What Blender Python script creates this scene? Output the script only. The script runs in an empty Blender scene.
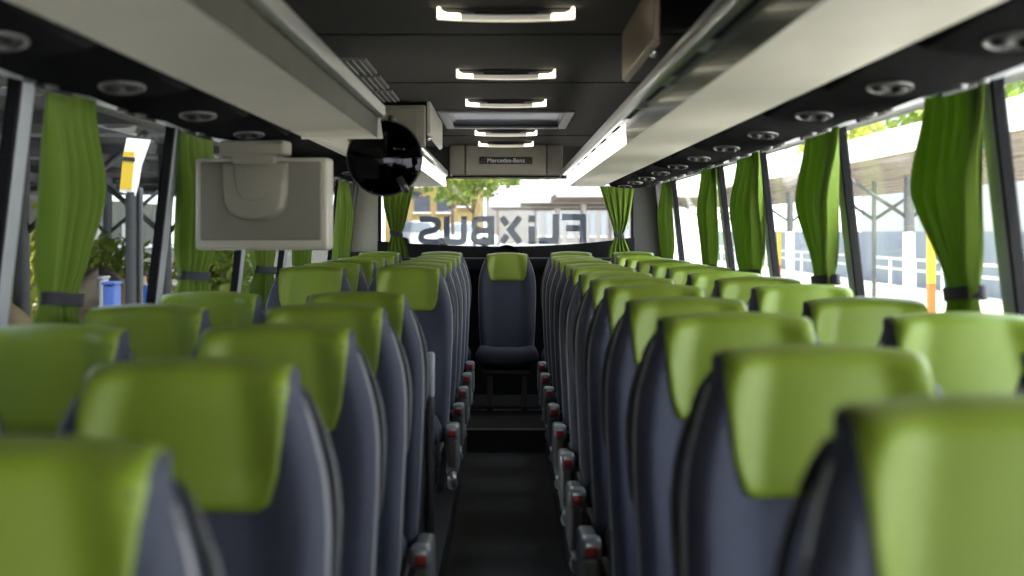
import bpy, math, random
from mathutils import Vector, Matrix
random.seed(7)
HC = 1.385                      # eye height above the aisle floor
PI = math.pi
C = bpy.context.scene.collection
SC = bpy.context.scene
ORD = ['first', 'second', 'third', 'fourth', 'fifth', 'sixth', 'seventh', 'eighth', 'ninth', 'tenth', 'eleventh', 'twelfth']

# ------------------------------------------------------------------ materials
def mat(name, col, rough=.6, metal=0., noise=None, bump=None, col2=None, trans=0., coat=0., emis=None, estr=0., spec=.5, sheen=0.):
    m = bpy.data.materials.new(name); m.use_nodes = True
    n = m.node_tree.nodes; l = m.node_tree.links
    b = n['Principled BSDF']
    b.inputs['Base Color'].default_value = (*col, 1)
    b.inputs['Roughness'].default_value = rough
    b.inputs['Metallic'].default_value = metal
    b.inputs['Specular IOR Level'].default_value = spec
    b.inputs['Coat Weight'].default_value = coat
    b.inputs['Sheen Weight'].default_value = sheen
    if emis:
        b.inputs['Emission Color'].default_value = (*emis, 1)
        b.inputs['Emission Strength'].default_value = estr
    tc = None
    if noise or bump:
        tc = n.new('ShaderNodeTexCoord')
    if noise:
        t = n.new('ShaderNodeTexNoise'); t.inputs['Scale'].default_value = noise; t.inputs['Detail'].default_value = 4
        l.new(tc.outputs['Object'], t.inputs['Vector'])
        r = n.new('ShaderNodeValToRGB')
        r.color_ramp.elements[0].position = .35; r.color_ramp.elements[1].position = .65
        r.color_ramp.elements[0].color = (*col, 1); r.color_ramp.elements[1].color = (*(col2 or col), 1)
        l.new(t.outputs['Fac'], r.inputs['Fac']); l.new(r.outputs['Color'], b.inputs['Base Color'])
    if bump:
        t2 = n.new('ShaderNodeTexNoise'); t2.inputs['Scale'].default_value = bump[0]; t2.inputs['Detail'].default_value = 3
        l.new(tc.outputs['Object'], t2.inputs['Vector'])
        bp = n.new('ShaderNodeBump'); bp.inputs['Strength'].default_value = bump[1]; bp.inputs['Distance'].default_value = .004
        l.new(t2.outputs['Fac'], bp.inputs['Height']); l.new(bp.outputs['Normal'], b.inputs['Normal'])
    if trans:
        out = n['Material Output']
        tr = n.new('ShaderNodeBsdfTranslucent'); tr.inputs['Color'].default_value = (*col, 1)
        mx = n.new('ShaderNodeMixShader'); mx.inputs['Fac'].default_value = trans
        l.new(b.outputs['BSDF'], mx.inputs[1]); l.new(tr.outputs['BSDF'], mx.inputs[2]); l.new(mx.outputs['Shader'], out.inputs['Surface'])
    return m

def glass_mat(name, tint, refl=1.):
    m = bpy.data.materials.new(name); m.use_nodes = True
    n = m.node_tree.nodes; l = m.node_tree.links
    n.remove(n['Principled BSDF'])
    tr = n.new('ShaderNodeBsdfTransparent'); tr.inputs['Color'].default_value = (*tint, 1)
    gl = n.new('ShaderNodeBsdfGlossy'); gl.inputs['Roughness'].default_value = .0
    lw = n.new('ShaderNodeLayerWeight'); lw.inputs['Blend'].default_value = .5
    pw = n.new('ShaderNodeMath'); pw.operation = 'POWER'; pw.inputs[1].default_value = 4.6
    ml = n.new('ShaderNodeMath'); ml.operation = 'MULTIPLY_ADD'; ml.inputs[1].default_value = .80 * refl; ml.inputs[2].default_value = .03 * refl
    l.new(lw.outputs['Facing'], pw.inputs[0]); l.new(pw.outputs[0], ml.inputs[0])
    mx = n.new('ShaderNodeMixShader')
    l.new(ml.outputs[0], mx.inputs['Fac']); l.new(tr.outputs[0], mx.inputs[1]); l.new(gl.outputs[0], mx.inputs[2])
    l.new(mx.outputs[0], n['Material Output'].inputs['Surface'])
    return m

M = {}
M['fabric'] = mat('grey seat fabric', (.042, .047, .078), .85, noise=260, col2=(.062, .068, .106), bump=(420, .25), sheen=.04)
M['cushion'] = mat('grey cushion fabric', (.045, .050, .082), .85, noise=260, col2=(.066, .073, .112), bump=(420, .25), sheen=.04)
M['green'] = mat('green leatherette', (.195, .275, .020), .45, noise=9, col2=(.21, .295, .024), bump=(900, .12), spec=.5)
M['edge_highlight'] = mat('pale piping', (.34, .34, .36), .5)  # rim light on the seat wings, put in as a pale colour
M['black'] = mat('black plastic', (.012, .012, .014), .42, noise=40, col2=(.018, .018, .02))
M['rubber'] = mat('black rubber', (.008, .008, .010), .6, spec=.12)
M['handle'] = mat('grip plastic', (.03, .031, .036), .35)
M['console'] = mat('console plastic', (.13, .135, .145), .4, noise=60, col2=(.16, .165, .175))
M['mesh'] = mat('ribbed dark inset', (.08, .08, .07), .7, noise=300, col2=(.15, .145, .12))
M['silver'] = mat('silver cap', (.40, .42, .45), .3, .5)
M['red'] = mat('red button', (.42, .014, .014), .4)
M['chrome'] = mat('chrome', (.72, .73, .75), .16, 1.)
M['rail'] = mat('brushed aluminium', (.60, .61, .60), .30, .9, noise=30, col2=(.66, .67, .66))
M['beige'] = mat('cream rack laminate', (.80, .745, .655), .5, noise=6, col2=(.83, .775, .69))
M['fascia'] = mat('rack fascia', (.060, .059, .044), .6, noise=10, col2=(.07, .068, .052), spec=.2)
M['lampcover'] = mat('lamp cover with green reflection', (.10, .125, .095), .20, noise=8, col2=(.12, .15, .11), coat=.3)  # green of the mirrored seats is mixed into the base colour
M['lamplit'] = mat('lit lamp cover', (.9, .9, .9), .4, emis=(1, .97, .92), estr=3.0)
M['ceil'] = mat('dark headliner', (.062, .059, .056), .9, spec=.1, noise=30, col2=(.070, .067, .063), bump=(300, .2))
M['psu'] = mat('dark service panel', (.016, .016, .0175), .6, noise=30, col2=(.020, .020, .0215), spec=0.)
M['bezel'] = mat('dull chrome bezel', (.20, .20, .21), .35, .8)
M['psutrim'] = mat('service strip', (.045, .045, .044), .4)
M['glossblack'] = mat('gloss black', (.010, .010, .011), .45, spec=.15)
M['blue'] = mat('blue lens', (.05, .12, .45), .2)
M['trimgrey'] = mat('pillar trim', (.43, .455, .52), .5, noise=20, col2=(.46, .485, .55))
M['wallgrey'] = mat('wall cloth', (.075, .074, .072), .9, noise=150, col2=(.10, .099, .095), bump=(300, .2))
M['litwall'] = mat('corner panel in lit tone', (.44, .42, .36), .7, noise=60, col2=(.48, .46, .40))  # paler than the wall cloth; light on the left corner put into colour
M['panelgrey'] = mat('bulkhead panel', (.27, .245, .20), .5, noise=15, col2=(.23, .215, .18))
M['darkpanel'] = mat('dark rear panel', (.012, .012, .014), .6, noise=30, col2=(.016, .016, .018), spec=.15)
M['floor'] = mat('black aisle carpet', (.020, .019, .019), .95, noise=180, col2=(.046, .043, .041), bump=(250, .5))
M['podium'] = mat('dark podium vinyl', (.012, .012, .013), .8, noise=120, col2=(.02, .02, .02))
M['nosing'] = mat('step nosing', (.26, .25, .23), .4, .5)
M['tv'] = mat('monitor shell', (.27, .245, .20), .45, noise=200, col2=(.29, .265, .22))
M['tvframe'] = mat('monitor rim', (.50, .47, .40), .35)
M['tvdark'] = mat('monitor back plate', (.20, .183, .148), .5)
M['curtain'] = mat('green curtain', (.19, .305, .025), .75, noise=3, col2=(.215, .335, .035), bump=(500, .15), trans=.42, sheen=.2)
M['tie'] = mat('dark tieback', (.025, .025, .04), .7)
M['hatch'] = mat('hatch lid', (.20, .23, .32), .3, noise=4, col2=(.17, .20, .29))  # bluish tone stands in for daylight through the lid
M['hatchframe'] = mat('hatch frame', (.17, .17, .185), .4)
M['mirror'] = mat('dark convex mirror', (.022, .022, .026), .04, 1.)
M['plate'] = mat('black plate', (.008, .008, .008), .3)
M['white'] = mat('white letters', (.75, .74, .70), .5)
M['foil'] = mat('grey window foil', (.32, .35, .40), .6, trans=.6)
M['glass'] = glass_mat('clear window glass', (.92, .95, .94), .55)
M['leftglass'] = glass_mat('left window glass', (.56, .58, .58), .14)  # darker, less reflective copy of the window glass, to dim the left side
M['rearglass'] = glass_mat('rear window glass', (.60, .61, .62), .6)
M['lampglow'] = mat('warm lamp', (1, .95, .8), .4, emis=(1, .90, .66), estr=2.8)
M['lampdim'] = mat('dim lamp lens', (.8, .78, .70), .3, emis=(1, .92, .74), estr=.13)
M['lamprim'] = mat('glowing lamp rim', (.8, .78, .70), .3, emis=(1, .90, .68), estr=.42)
M['vent'] = mat('vent frame', (.20, .20, .19), .5)
M['slat'] = mat('vent fin', (.62, .61, .57), .4)
# outdoors
M['asphalt'] = mat('pale paving', (.50, .465, .41), .9, noise=.4, col2=(.56, .525, .47))
M['paint'] = mat('white painted steel', (.82, .82, .80), .5)
M['steel'] = mat('grey steel', (.10, .105, .11), .5)
M['darksteel'] = mat('dark steel', (.028, .031, .037), .5)
M['wood'] = mat('brown slats', (.12, .09, .058), .7, noise=2, col2=(.16, .12, .08))
M['roofdark'] = mat('station roof sheet', (.028, .030, .032), .7)
M['halldark'] = mat('dark hall cladding', (.045, .052, .042), .7, noise=.6, col2=(.08, .085, .065))
M['signbrown'] = mat('brown orange sign', (.32, .12, .05), .6)
M['yellow'] = mat('yellow panel', (.60, .42, .025), .5)
M['orange'] = mat('orange panel', (.45, .14, .02), .5)
M['wallblue'] = mat('grey blue wall', (.12, .14, .18), .8, noise=.5, col2=(.16, .18, .22))
M['ochre'] = mat('ochre render', (.30, .22, .075), .8, noise=.3, col2=(.33, .25, .10))
M['stone'] = mat('pale facade', (.30, .30, .29), .8, noise=.3, col2=(.35, .35, .34))
M['winout'] = mat('dark window glass', (.06, .07, .09), .12)
M['winpale'] = mat('pale window glass', (.34, .39, .44), .2)
M['bark'] = mat('bark', (.20, .155, .11), .9)
M['leaf'] = mat('leaves', (.10, .20, .03), .6, noise=1.2, col2=(.34, .36, .05), trans=.35)
M['leafy'] = mat('yellow green leaves', (.34, .40, .05), .6, noise=1.2, col2=(.50, .46, .09), trans=.35)
M['dry'] = mat('dry grass', (.16, .13, .06), .95, noise=1.5, col2=(.26, .20, .11))
M['rock'] = mat('pale rock', (.12, .09, .055), .9, noise=1.2, col2=(.26, .22, .16))
M['jacket'] = mat('blue jacket', (.04, .13, .45), .8)
M['skin'] = mat('skin', (.52, .33, .24), .6)
M['hair'] = mat('hair', (.04, .025, .015), .7)
M['trouser'] = mat('dark trousers', (.03, .035, .06), .8)
M['car'] = mat('white car paint', (.80, .80, .80), .3, coat=.4)
M['bluebox'] = mat('blue plastic', (.04, .09, .32), .5)
M['whitebox'] = mat('white plastic', (.34, .36, .40), .5)

# ------------------------------------------------------------------ mesh helper
class MB:
    def __init__(s): s.v = []; s.f = []; s.sm = []
    def add(s, vs, fs, smooth=False):
        b = len(s.v); s.v += [tuple(p) for p in vs]
        for f in fs: s.f.append([b + i for i in f]); s.sm.append(smooth)
        return s
    def box(s, x0, x1, y0, y1, z0, z1):
        vs = [(x, y, z) for z in (z0, z1) for y in (y0, y1) for x in (x0, x1)]
        return s.add(vs, [(0, 2, 3, 1), (4, 5, 7, 6), (0, 1, 5, 4), (2, 6, 7, 3), (0, 4, 6, 2), (1, 3, 7, 5)])
    def prism(s, prof, axis, a0, a1, smooth=False):
        n = len(prof)
        def P(p, a): return {'x': (a, p[0], p[1]), 'y': (p[0], a, p[1]), 'z': (p[0], p[1], a)}[axis]
        vs = [P(p, a0) for p in prof] + [P(p, a1) for p in prof]
        s.add(vs, [tuple(range(n))[::-1], tuple(range(n, 2 * n))])
        b = len(s.v) - 2 * n
        for i in range(n):
            j = (i + 1) % n
            s.f.append([b + i, b + j, b + n + j, b + n + i]); s.sm.append(smooth)
        return s
    def tube(s, pts, r, seg=8, close=False, rz=None):
        pts = [Vector(p) for p in pts]; n = len(pts); rings = []
        for i, p in enumerate(pts):
            a = pts[i - 1] if (i or close) else p; c = pts[(i + 1) % n] if (i < n - 1 or close) else p
            t = (c - a).normalized()
            up = Vector((0, 0, 1)) if abs(t.z) < .9 else Vector((1, 0, 0))
            u = t.cross(up).normalized(); w = u.cross(t).normalized()
            rr = r[i] if isinstance(r, (list, tuple)) else r
            rings.append([p + u * rr * math.cos(2 * PI * k / seg) + w * (rz or rr) * math.sin(2 * PI * k / seg) for k in range(seg)])
        vs = [q for rg in rings for q in rg]; fs = []
        for i in range(n if close else n - 1):
            for k in range(seg):
                k2 = (k + 1) % seg; i2 = (i + 1) % n
                fs.append((i * seg + k, i * seg + k2, i2 * seg + k2, i2 * seg + k))
        if not close: fs += [tuple(range(seg))[::-1], tuple((n - 1) * seg + k for k in range(seg))]
        return s.add(vs, fs, True)
    def grid(s, P, nu, nv, smooth=True, closeu=False):
        vs = [P(i / (nu if closeu else nu - 1), j / (nv - 1)) for j in range(nv) for i in range(nu)]; fs = []
        for j in range(nv - 1):
            for i in range(nu if closeu else nu - 1):
                i2 = (i + 1) % nu
                fs.append((j * nu + i, j * nu + i2, (j + 1) * nu + i2, (j + 1) * nu + i))
        return s.add(vs, fs, smooth)
    def lathe(s, prof, M4=None, seg=24):
        vs = []; n = len(prof)
        for k in range(seg):
            a = 2 * PI * k / seg
            for r, h in prof:
                p = Vector((r * math.cos(a), r * math.sin(a), h)); vs.append(tuple(M4 @ p) if M4 else tuple(p))
        fs = [(k * n + i, ((k + 1) % seg) * n + i, ((k + 1) % seg) * n + i + 1, k * n + i + 1) for k in range(seg) for i in range(n - 1)]
        return s.add(vs, fs, True)
    def rbox(s, x0, x1, y0, y1, z0, z1, r=.02, seg=4):
        """rounded box (superellipsoid-like loft)"""
        cx, cy, cz = (x0 + x1) / 2, (y0 + y1) / 2, (z0 + z1) / 2
        hx, hy, hz = (x1 - x0) / 2, (y1 - y0) / 2, (z1 - z0) / 2
        r = min(r, hx, hy, hz)
        lv = []
        for k in range(seg + 1):
            a = -PI / 2 + PI / 2 * k / seg; lv.append((r * math.cos(a), -hz + r + r * math.sin(a)))
        for k in range(seg + 1):
            a = PI / 2 * k / seg; lv.append((r * math.cos(a), hz - r + r * math.sin(a)))
        loops = []
        for rr, z in lv:
            ins = r - rr; lp = []
            rc = max(rr, 1e-4)
            for (sx, sy, a0) in ((1, 1, 0), (-1, 1, PI / 2), (-1, -1, PI), (1, -1, 1.5 * PI)):
                for k in range(seg + 1):
                    a = a0 + PI / 2 * k / seg
                    lp.append((cx + sx * (hx - r) + rc * math.cos(a), cy + sy * (hy - r) + rc * math.sin(a), cz + z))
            loops.append(lp)
        n = len(loops[0]); vs = [p for lp in loops for p in lp]; fs = []
        for i in range(len(loops) - 1):
            for k in range(n):
                fs.append((i * n + k, i * n + (k + 1) % n, (i + 1) * n + (k + 1) % n, (i + 1) * n + k))
        fs += [tuple(range(n))[::-1], tuple((len(loops) - 1) * n + k for k in range(n))]
        return s.add(vs, fs, True)
    def build(s, name, material, parent=None, kind=None, loc=None, sub=0, bevel=0):
        me = bpy.data.meshes.new(name); me.from_pydata(s.v, [], s.f); me.update()
        for p, sm in zip(me.polygons, s.sm): p.use_smooth = sm
        for mm in (material if isinstance(material, list) else [material]): me.materials.append(mm)
        import bmesh
        bm = bmesh.new(); bm.from_mesh(me); bmesh.ops.recalc_face_normals(bm, faces=bm.faces); bm.to_mesh(me); bm.free()
        o = bpy.data.objects.new(name, me); C.objects.link(o)
        if parent: o.parent = parent
        if kind: o['kind'] = kind
        if loc: o.location = loc
        if bevel:
            b = o.modifiers.new('bevel', 'BEVEL'); b.width = bevel; b.segments = 2; b.limit_method = 'ANGLE'
        if sub:
            b = o.modifiers.new('sub', 'SUBSURF'); b.levels = sub; b.render_levels = sub
        return o

def tag(o, label, cat, group=None):
    o['label'] = label; o['category'] = cat
    if group: o['group'] = group
    return o
def thing(name, label, cat, loc=(0, 0, 0), group=None):
    o = bpy.data.objects.new(name, None); C.objects.link(o); o.location = loc; o.empty_display_size = .1
    return tag(o, label, cat, group)
def struct(name, mb, m, bevel=0): return mb.build(name, m, kind='structure', bevel=bevel)
def dup(root, loc, label, group=None, scale=None, mirror=False):
    r = root.copy(); C.objects.link(r); r.location = loc; r['label'] = label
    if group: r['group'] = group
    for ch in list(root.children):
        c = ch.copy(); C.objects.link(c); c.parent = r
        for g in ch.children:
            d = g.copy(); C.objects.link(d); d.parent = c
    return r
def ss(a, b, x):
    t = max(0., min(1., (x - a) / (b - a))); return t * t * (3 - 2 * t)
def lerp_tab(tab, v):
    for (a, p), (b, q) in zip(tab, tab[1:]):
        if v <= b: return p + (q - p) * max(0, (v - a) / (b - a))
    return tab[-1][1]

def wx(zr): return 1.165 - .115 * zr         # inner face of the inclined window wall, at height zr above the eye

# ------------------------------------------------------------------ bus shell
PY = [-1.1, .4, 1.85, 3.285, 4.80, 6.27, 7.50, 9.60]     # window pillars along the bus
Y0, Y1 = -2.4, 10.86
SILL, WTOP = HC - .42, HC + .355
struct('floor', MB().box(-.26, .26, Y0, 8.9, -.06, 0).box(-.26, .26, 8.9, Y1, -.06, .138), M['floor'])
struct('trim_1', MB().box(-1.22, -.245, Y0, Y1, 0, .138), M['podium'])
struct('trim_2', MB().box(.245, 1.22, Y0, Y1, 0, .138), M['podium'])
tag(MB().box(-.245, .245, 8.885, 8.93, .1385, .146).build('step_nosing', M['nosing']), 'metal nosing strip along the edge of the aisle step', 'step edge')
tag(MB().box(-.245, .245, 9.88, 9.905, .1385, .146).build('step_nosing', M['nosing']), 'metal floor strip in front of the middle rear seat', 'step edge')
DY0, DY1 = 4.90, 6.34          # glazed middle door on the left
dr = struct('door_1', MB().prism([(-wx(-1.3), .0), (-wx(-.42), SILL), (-wx(-.42) - .05, SILL), (-wx(-1.3) - .05, .0)], 'y', DY0 + .001, DY0 + .07).prism([(-wx(-1.3), .0), (-wx(-.42), SILL), (-wx(-.42) - .05, SILL), (-wx(-1.3) - .05, .0)], 'y', DY1 - .07, DY1 - .001), M['rubber'])
MB().prism([(-wx(-1.3) - .02, .0), (-wx(-.42) - .02, SILL), (-wx(-.42) - .028, SILL), (-wx(-1.3) - .028, .0)], 'y', DY0 + .071, DY1 - .071).build('pane', M['glass'], dr)
for side, sg in (('left', -1), ('right', 1)):
    b = MB()
    for ya, yb in (((Y0, DY0), (DY1, Y1)) if sg < 0 else ((Y0, Y1),)):
        b.prism([(sg * wx(-1.3), 0.0), (sg * wx(-.42), SILL), (sg * (wx(-.42) + .07), SILL), (sg * (wx(-1.3) + .07), 0.0)], 'y', ya, yb)
    b.prism([(sg * wx(.355), WTOP), (sg * (wx(.355) + .09), WTOP), (sg * (wx(.7) + .12), HC + .70), (sg * .76, HC + .72), (sg * .76, HC + .64), (sg * 1.02, HC + .57), (sg * 1.08, HC + .47)], 'y', Y0, Y1)
    b.prism([(sg * wx(-.42), SILL), (sg * (wx(-.42) + .07), SILL), (sg * (wx(.355) + .07), WTOP), (sg * wx(.355), WTOP)], 'y', 10.72, Y1)
    struct('wall_' + side, b, M['wallgrey'])
    # pale ledge above the windows that the curtains run in
    struct('trim_3' if sg < 0 else 'trim_4', MB().prism([(sg * 1.073, HC + .352), (sg * 1.085, HC + .347), (sg * 1.122, HC + .347), (sg * 1.122, HC + .37), (sg * 1.073, HC + .37)], 'y', Y0, 10.8), M['trimgrey'])
    n0 = 5 if sg < 0 else 13
    for i, py in enumerate(PY):
        wv = .030
        x = wx
        b = MB().prism([(sg * (x(-.42) - .012), SILL), (sg * (x(-.42) + .018), SILL), (sg * (x(.355) + .018), WTOP), (sg * (x(.355) - .012), WTOP)], 'y', py, py + .085)
        t = struct('trim_%d' % (n0 + i), b, M['trimgrey'], bevel=.006)
        MB().prism([(sg * (x(-.42) - .010), SILL), (sg * (x(-.42) + .018), SILL), (sg * (x(.355) + .018), WTOP), (sg * (x(.355) - .010), WTOP)], 'y', py - .022, py - .0005).build('seal', M['rubber'], t)
    w0 = 1 if sg < 0 else 10
    ys = [Y0] + PY + [10.74]
    for i in range(len(ys) - 1):
        a, c = ys[i] + (.087 if i else 0), ys[i + 1] - .024
        g = .012
        b = MB().prism([(sg * (wx(-.42) + g), SILL), (sg * (wx(-.42) + g + .006), SILL), (sg * (wx(.355) + g + .006), WTOP), (sg * (wx(.355) + g), WTOP)], 'y', a, c)
        struct('window_%d' % (w0 + i), b, M['glass' if sg > 0 else 'leftglass'])

# ceiling with the opening of the roof hatch, outer roof on top
HX, HY0, HY1 = .345, 7.55, 8.70
cz0, cz1 = HC + .64, HC + .72
b = MB()
b.box(-.76, .76, Y0, HY0, cz0, cz1).box(-.76, .76, HY1, Y1, cz0, cz1).box(-.76, -HX, HY0, HY1, cz0, cz1).box(HX, .76, HY0, HY1, cz0, cz1)
struct('ceiling', b, M['ceil'])
struct('roof', MB().box(-1.2, 1.2, Y0, Y1 + .05, HC + .723, HC + .80), M['paint'])
struct('underbody', MB().box(-1.25, 1.25, Y0, Y1 + .05, -.5, -.065), M['black'])
# thin seams across the headliner
struct('trim_21', MB().box(-.75, .75, 4.62, 4.635, cz0 - .004, cz0 + .002).box(-.75, .75, 6.12, 6.135, cz0 - .004, cz0 + .002).box(-.75, .75, 9.5, 9.515, cz0 - .004, cz0 + .002), M['darkpanel'])

h = thing('roof_hatch', 'rectangular roof hatch with bluish lid set in the dark ceiling', 'roof hatch', (0, (HY0 + HY1) / 2, cz0))
L = (HY1 - HY0) / 2
b = MB()
def ringrect(b, xo, yo, xi, yi, z0, z1, zi0=None):
    b.box(-xo, -xi, -yo, yo, z0, z1).box(xi, xo, -yo, yo, z0, z1).box(-xi, xi, -yo, -yi, z0, z1).box(-xi, xi, yi, yo, z0, z1)
ringrect(b, HX + .02, L + .03, HX - .03, L - .05, -.014, -.0005)
b.build('frame', M['hatchframe'], h, bevel=.004)
b = MB()
for (x0, y0, x1, y1) in ((-HX, -L, HX, -L), (HX, -L, HX, L), (HX, L, -HX, L), (-HX, L, -HX, -L)):
    k = .86
    b.add([(x0, y0, 0), (x1, y1, 0), (x1 * k, y1 * k, .026), (x0 * k, y0 * k, .026)], [(0, 1, 2, 3)])
b.build('surround', M['hatchframe'], h)
MB().box(-HX * .87, HX * .87, -L * .87, L * .87, .024, .034).build('lid', M['hatch'], h)
MB().tube([(-.16, -L * .55, .012), (.16, -L * .55, .012)], .010).build('handle', M['black'], h)

# rear end wall: window opening, corner panels, bulkhead box above the window
b = MB()
b.box(-1.24, 1.24, Y1, Y1 + .06, -.06, HC - .17)
b.box(-1.24, -.955, Y1, Y1 + .06, HC - .17, HC + .72).box(.955, 1.24, Y1, Y1 + .06, HC - .17, HC + .72)
b.box(-.955, .955, Y1, Y1 + .06, HC + .40, HC + .72)
struct('wall_rear', b, M['wallgrey'])
struct('trim_25', MB().rbox(-1.19, -.974, Y1 - .016, Y1 - .001, HC - .16, HC + .42, .006), M['litwall'])  # left corner only, its paler colour stands in for light falling there
# dark lower panel whose upper edge sags in the middle
n = 14; prof = []
for i in range(n + 1):
    x = -.98 + 1.96 * i / n
    prof.append((x, HC - .118 + .060 * (x / .98) ** 2 * (1.15 if x > 0 else .7)))
prof += [(.98, .14), (-.98, .14)]
struct('trim_22', MB().prism(prof, 'y', Y1 - .022, Y1 - .001), M['darkpanel'])
w = MB().box(-.955, .955, Y1 + .03, Y1 + .037, HC - .17, HC + .40)
struct('window_20', w, M['rearglass'])
struct('trim_23', MB().box(-.972, -.955, Y1 - .02, Y1 - .001, HC - .1, HC + .40).box(.955, .972, Y1 - .02, Y1 - .001, HC - .1, HC + .40), M['rubber'], bevel=.004)
struct('trim_24', MB().box(-.40, .40, 10.52, 10.60, HC + .396, HC + .410), M['rubber'])
# front end with the windscreen opening (behind the viewer)
b = MB().box(-1.24, 1.24, Y0 - .06, Y0, -.06, .12).box(-1.24, -1.14, Y0 - .06, Y0, .12, HC + .72).box(1.14, 1.24, Y0 - .06, Y0, .12, HC + .72).box(-1.14, 1.14, Y0 - .06, Y0, HC + .58, HC + .72)
struct('wall_front', b, M['wallgrey'])
struct('window_21', MB().box(-1.14, 1.14, Y0 - .035, Y0 - .028, .12, HC + .58), M['glass'])

bh = thing('rear_bulkhead', 'grey beige bulkhead panel between ceiling and rear window', 'panel', (0, 10.56, HC + .40))
MB().rbox(-.30, .30, -.05, .28, .012, .239, .012).build('centre_panel', M['panelgrey'], bh)
for sg in (-1, 1):
    MB().rbox(min(sg * .304, sg * .42), max(sg * .304, sg * .42), -.045, .28, .012, .239, .012).build('end_panel', M['panelgrey'], bh)
npl = thing('name_plate', 'black plate with white maker name on the rear bulkhead', 'plate', (0.0, 10.506, HC + .52))
MB().rbox(-.195, .195, -.008, .004, -.026, .026, .003).build('plate', M['plate'], npl)

def text_mesh(name, body, size, material, parent, loc, rot, spacing=1.):
    cu = bpy.data.curves.new(name, 'FONT'); cu.body = body; cu.size = size; cu.align_x = 'CENTER'; cu.align_y = 'CENTER'; cu.extrude = .0012; cu.space_character = spacing
    o = bpy.data.objects.new(name, cu); C.objects.link(o)
    dg = bpy.context.evaluated_depsgraph_get()
    me = bpy.data.meshes.new_from_object(o.evaluated_get(dg))
    bpy.data.objects.remove(o)
    r = bpy.data.objects.new(name, me); C.objects.link(r); me.materials.clear(); me.materials.append(material)
    r.parent = parent; r.location = loc; r.rotation_euler = rot
    return r
text_mesh('lettering', 'Mercedes-Benz', .044, M['white'], npl, (0, -.0095, 0), (PI / 2, 0, 0), 1.02)

# mirrored lettering on the rear glass: strokes in photo pixels -> metres on the glass
LY = Y1 + .0385
def gp(px, py): return ((px - 506) * LY / 1422, HC - (py - 231) * LY / 1422)
def smooth_poly(p, it=3):
    for _ in range(it):
        q = [p[0]]
        for a, c in zip(p, p[1:]):
            q.append((a[0] * .75 + c[0] * .25, a[1] * .75 + c[1] * .25)); q.append((a[0] * .25 + c[0] * .75, a[1] * .25 + c[1] * .75))
        q.append(p[-1]); p = q
    return p
def ribbon(b, pts, w, smooth=True):
    if smooth: pts = smooth_poly(pts)
    P = [Vector(gp(*p)) for p in pts]; L_, R_ = [], []
    for i, p in enumerate(P):
        d0 = (P[i] - P[i - 1]).normalized() if i else (P[1] - P[0]).normalized()
        d1 = (P[i + 1] - P[i]).normalized() if i < len(P) - 1 else d0
        n0 = Vector((-d0.y, d0.x)); n1 = Vector((-d1.y, d1.x)); m = (n0 + n1).normalized()
        k = w / 2 / max(.5, m.dot(n0)); L_.append(p + m * k); R_.append(p - m * k)
    n = len(P)
    vs = [(q.x, y, q.y) for y in (LY, LY + .002) for q in L_ + R_]
    fs = []
    for i in range(n - 1):
        fs += [(i, i + 1, n + i + 1, n + i), (2 * n + i, 3 * n + i, 3 * n + i + 1, 2 * n + i + 1), (i, 2 * n + i, 2 * n + i + 1, i + 1), (n + i, n + i + 1, 3 * n + i + 1, 3 * n + i)]
    fs += [(0, n, 3 * n, 2 * n), (n - 1, 3 * n - 1, 4 * n - 1, 2 * n - 1)]
    b.add(vs, fs)
wl = thing('window_lettering', 'large grey lettering stuck on the rear window, reading mirrored', 'lettering', (0, 0, 0))
SW = 5.8 * LY / 1422
letters = [
    [([(419.8, 219.2), (431, 219.2), (438, 220.5), (438.5, 227), (433, 230.5), (426, 231.5), (421.5, 234), (421, 240), (427, 242.2), (439.8, 242.2)], 1)],
    [([(446.8, 216.3), (446.8, 234), (447.2, 241.8), (455.5, 242.4), (463.5, 241.8), (463.9, 234), (463.9, 216.3)], 1)],
    [([(491.2, 216.0), (491.2, 244.8)], 0), ([(488.4, 218.9), (478.5, 218.9), (474.2, 221), (474.2, 227.5), (479, 230.4), (488.4, 230.4)], 1), ([(479.5, 230.4), (474.0, 233), (473.6, 240), (478.5, 242.0), (488.4, 242.0)], 1)],
    [([(520.0, 217.0), (510.2, 229.8), (520.0, 242.6)], 0), ([(501.6, 217.3), (507.2, 224.8)], 0), ([(507.4, 235.2), (501.8, 242.3)], 0)],
    [([(531.6, 215.3), (531.6, 222.4)], 0), ([(531.6, 226.4), (531.6, 243.8)], 0)],
    [([(555.8, 214.2), (555.8, 234), (555.4, 240.6), (549, 240.6), (539.0, 240.6)], 0)],
    [([(562.0, 217.0), (575, 217.0), (583.0, 217.2), (583.2, 224), (583.2, 242.6)], 0), ([(580.2, 228.2), (566.0, 228.2)], 0)],
]
for strokes in letters:
    b = MB()
    for pts, smt in strokes: ribbon(b, pts, SW * (1.1 if not smt else 1), bool(smt))
    b.build('letter', M['foil'], wl)
tag(MB().grid(
    lambda u, v: (.005 + .105 * math.cos(PI * u) * math.cos(v * PI / 2), 10.70 + .10 * math.sin(v * PI / 2) - .05, HC - .1995 + .095 * math.sin(PI * u) * math.cos(v * PI / 2) ** .3), 24, 8).build('brake_lamp_housing', M['black']),
    'black domed lamp housing at the foot of the rear window', 'lamp housing')
tag(MB().rbox(-1.1, 1.1, 10.42, 10.835, HC - .30, HC - .20, .02).build('parcel_shelf', M['darkpanel']), 'black shelf behind the rear seats under the rear window', 'shelf')

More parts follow.
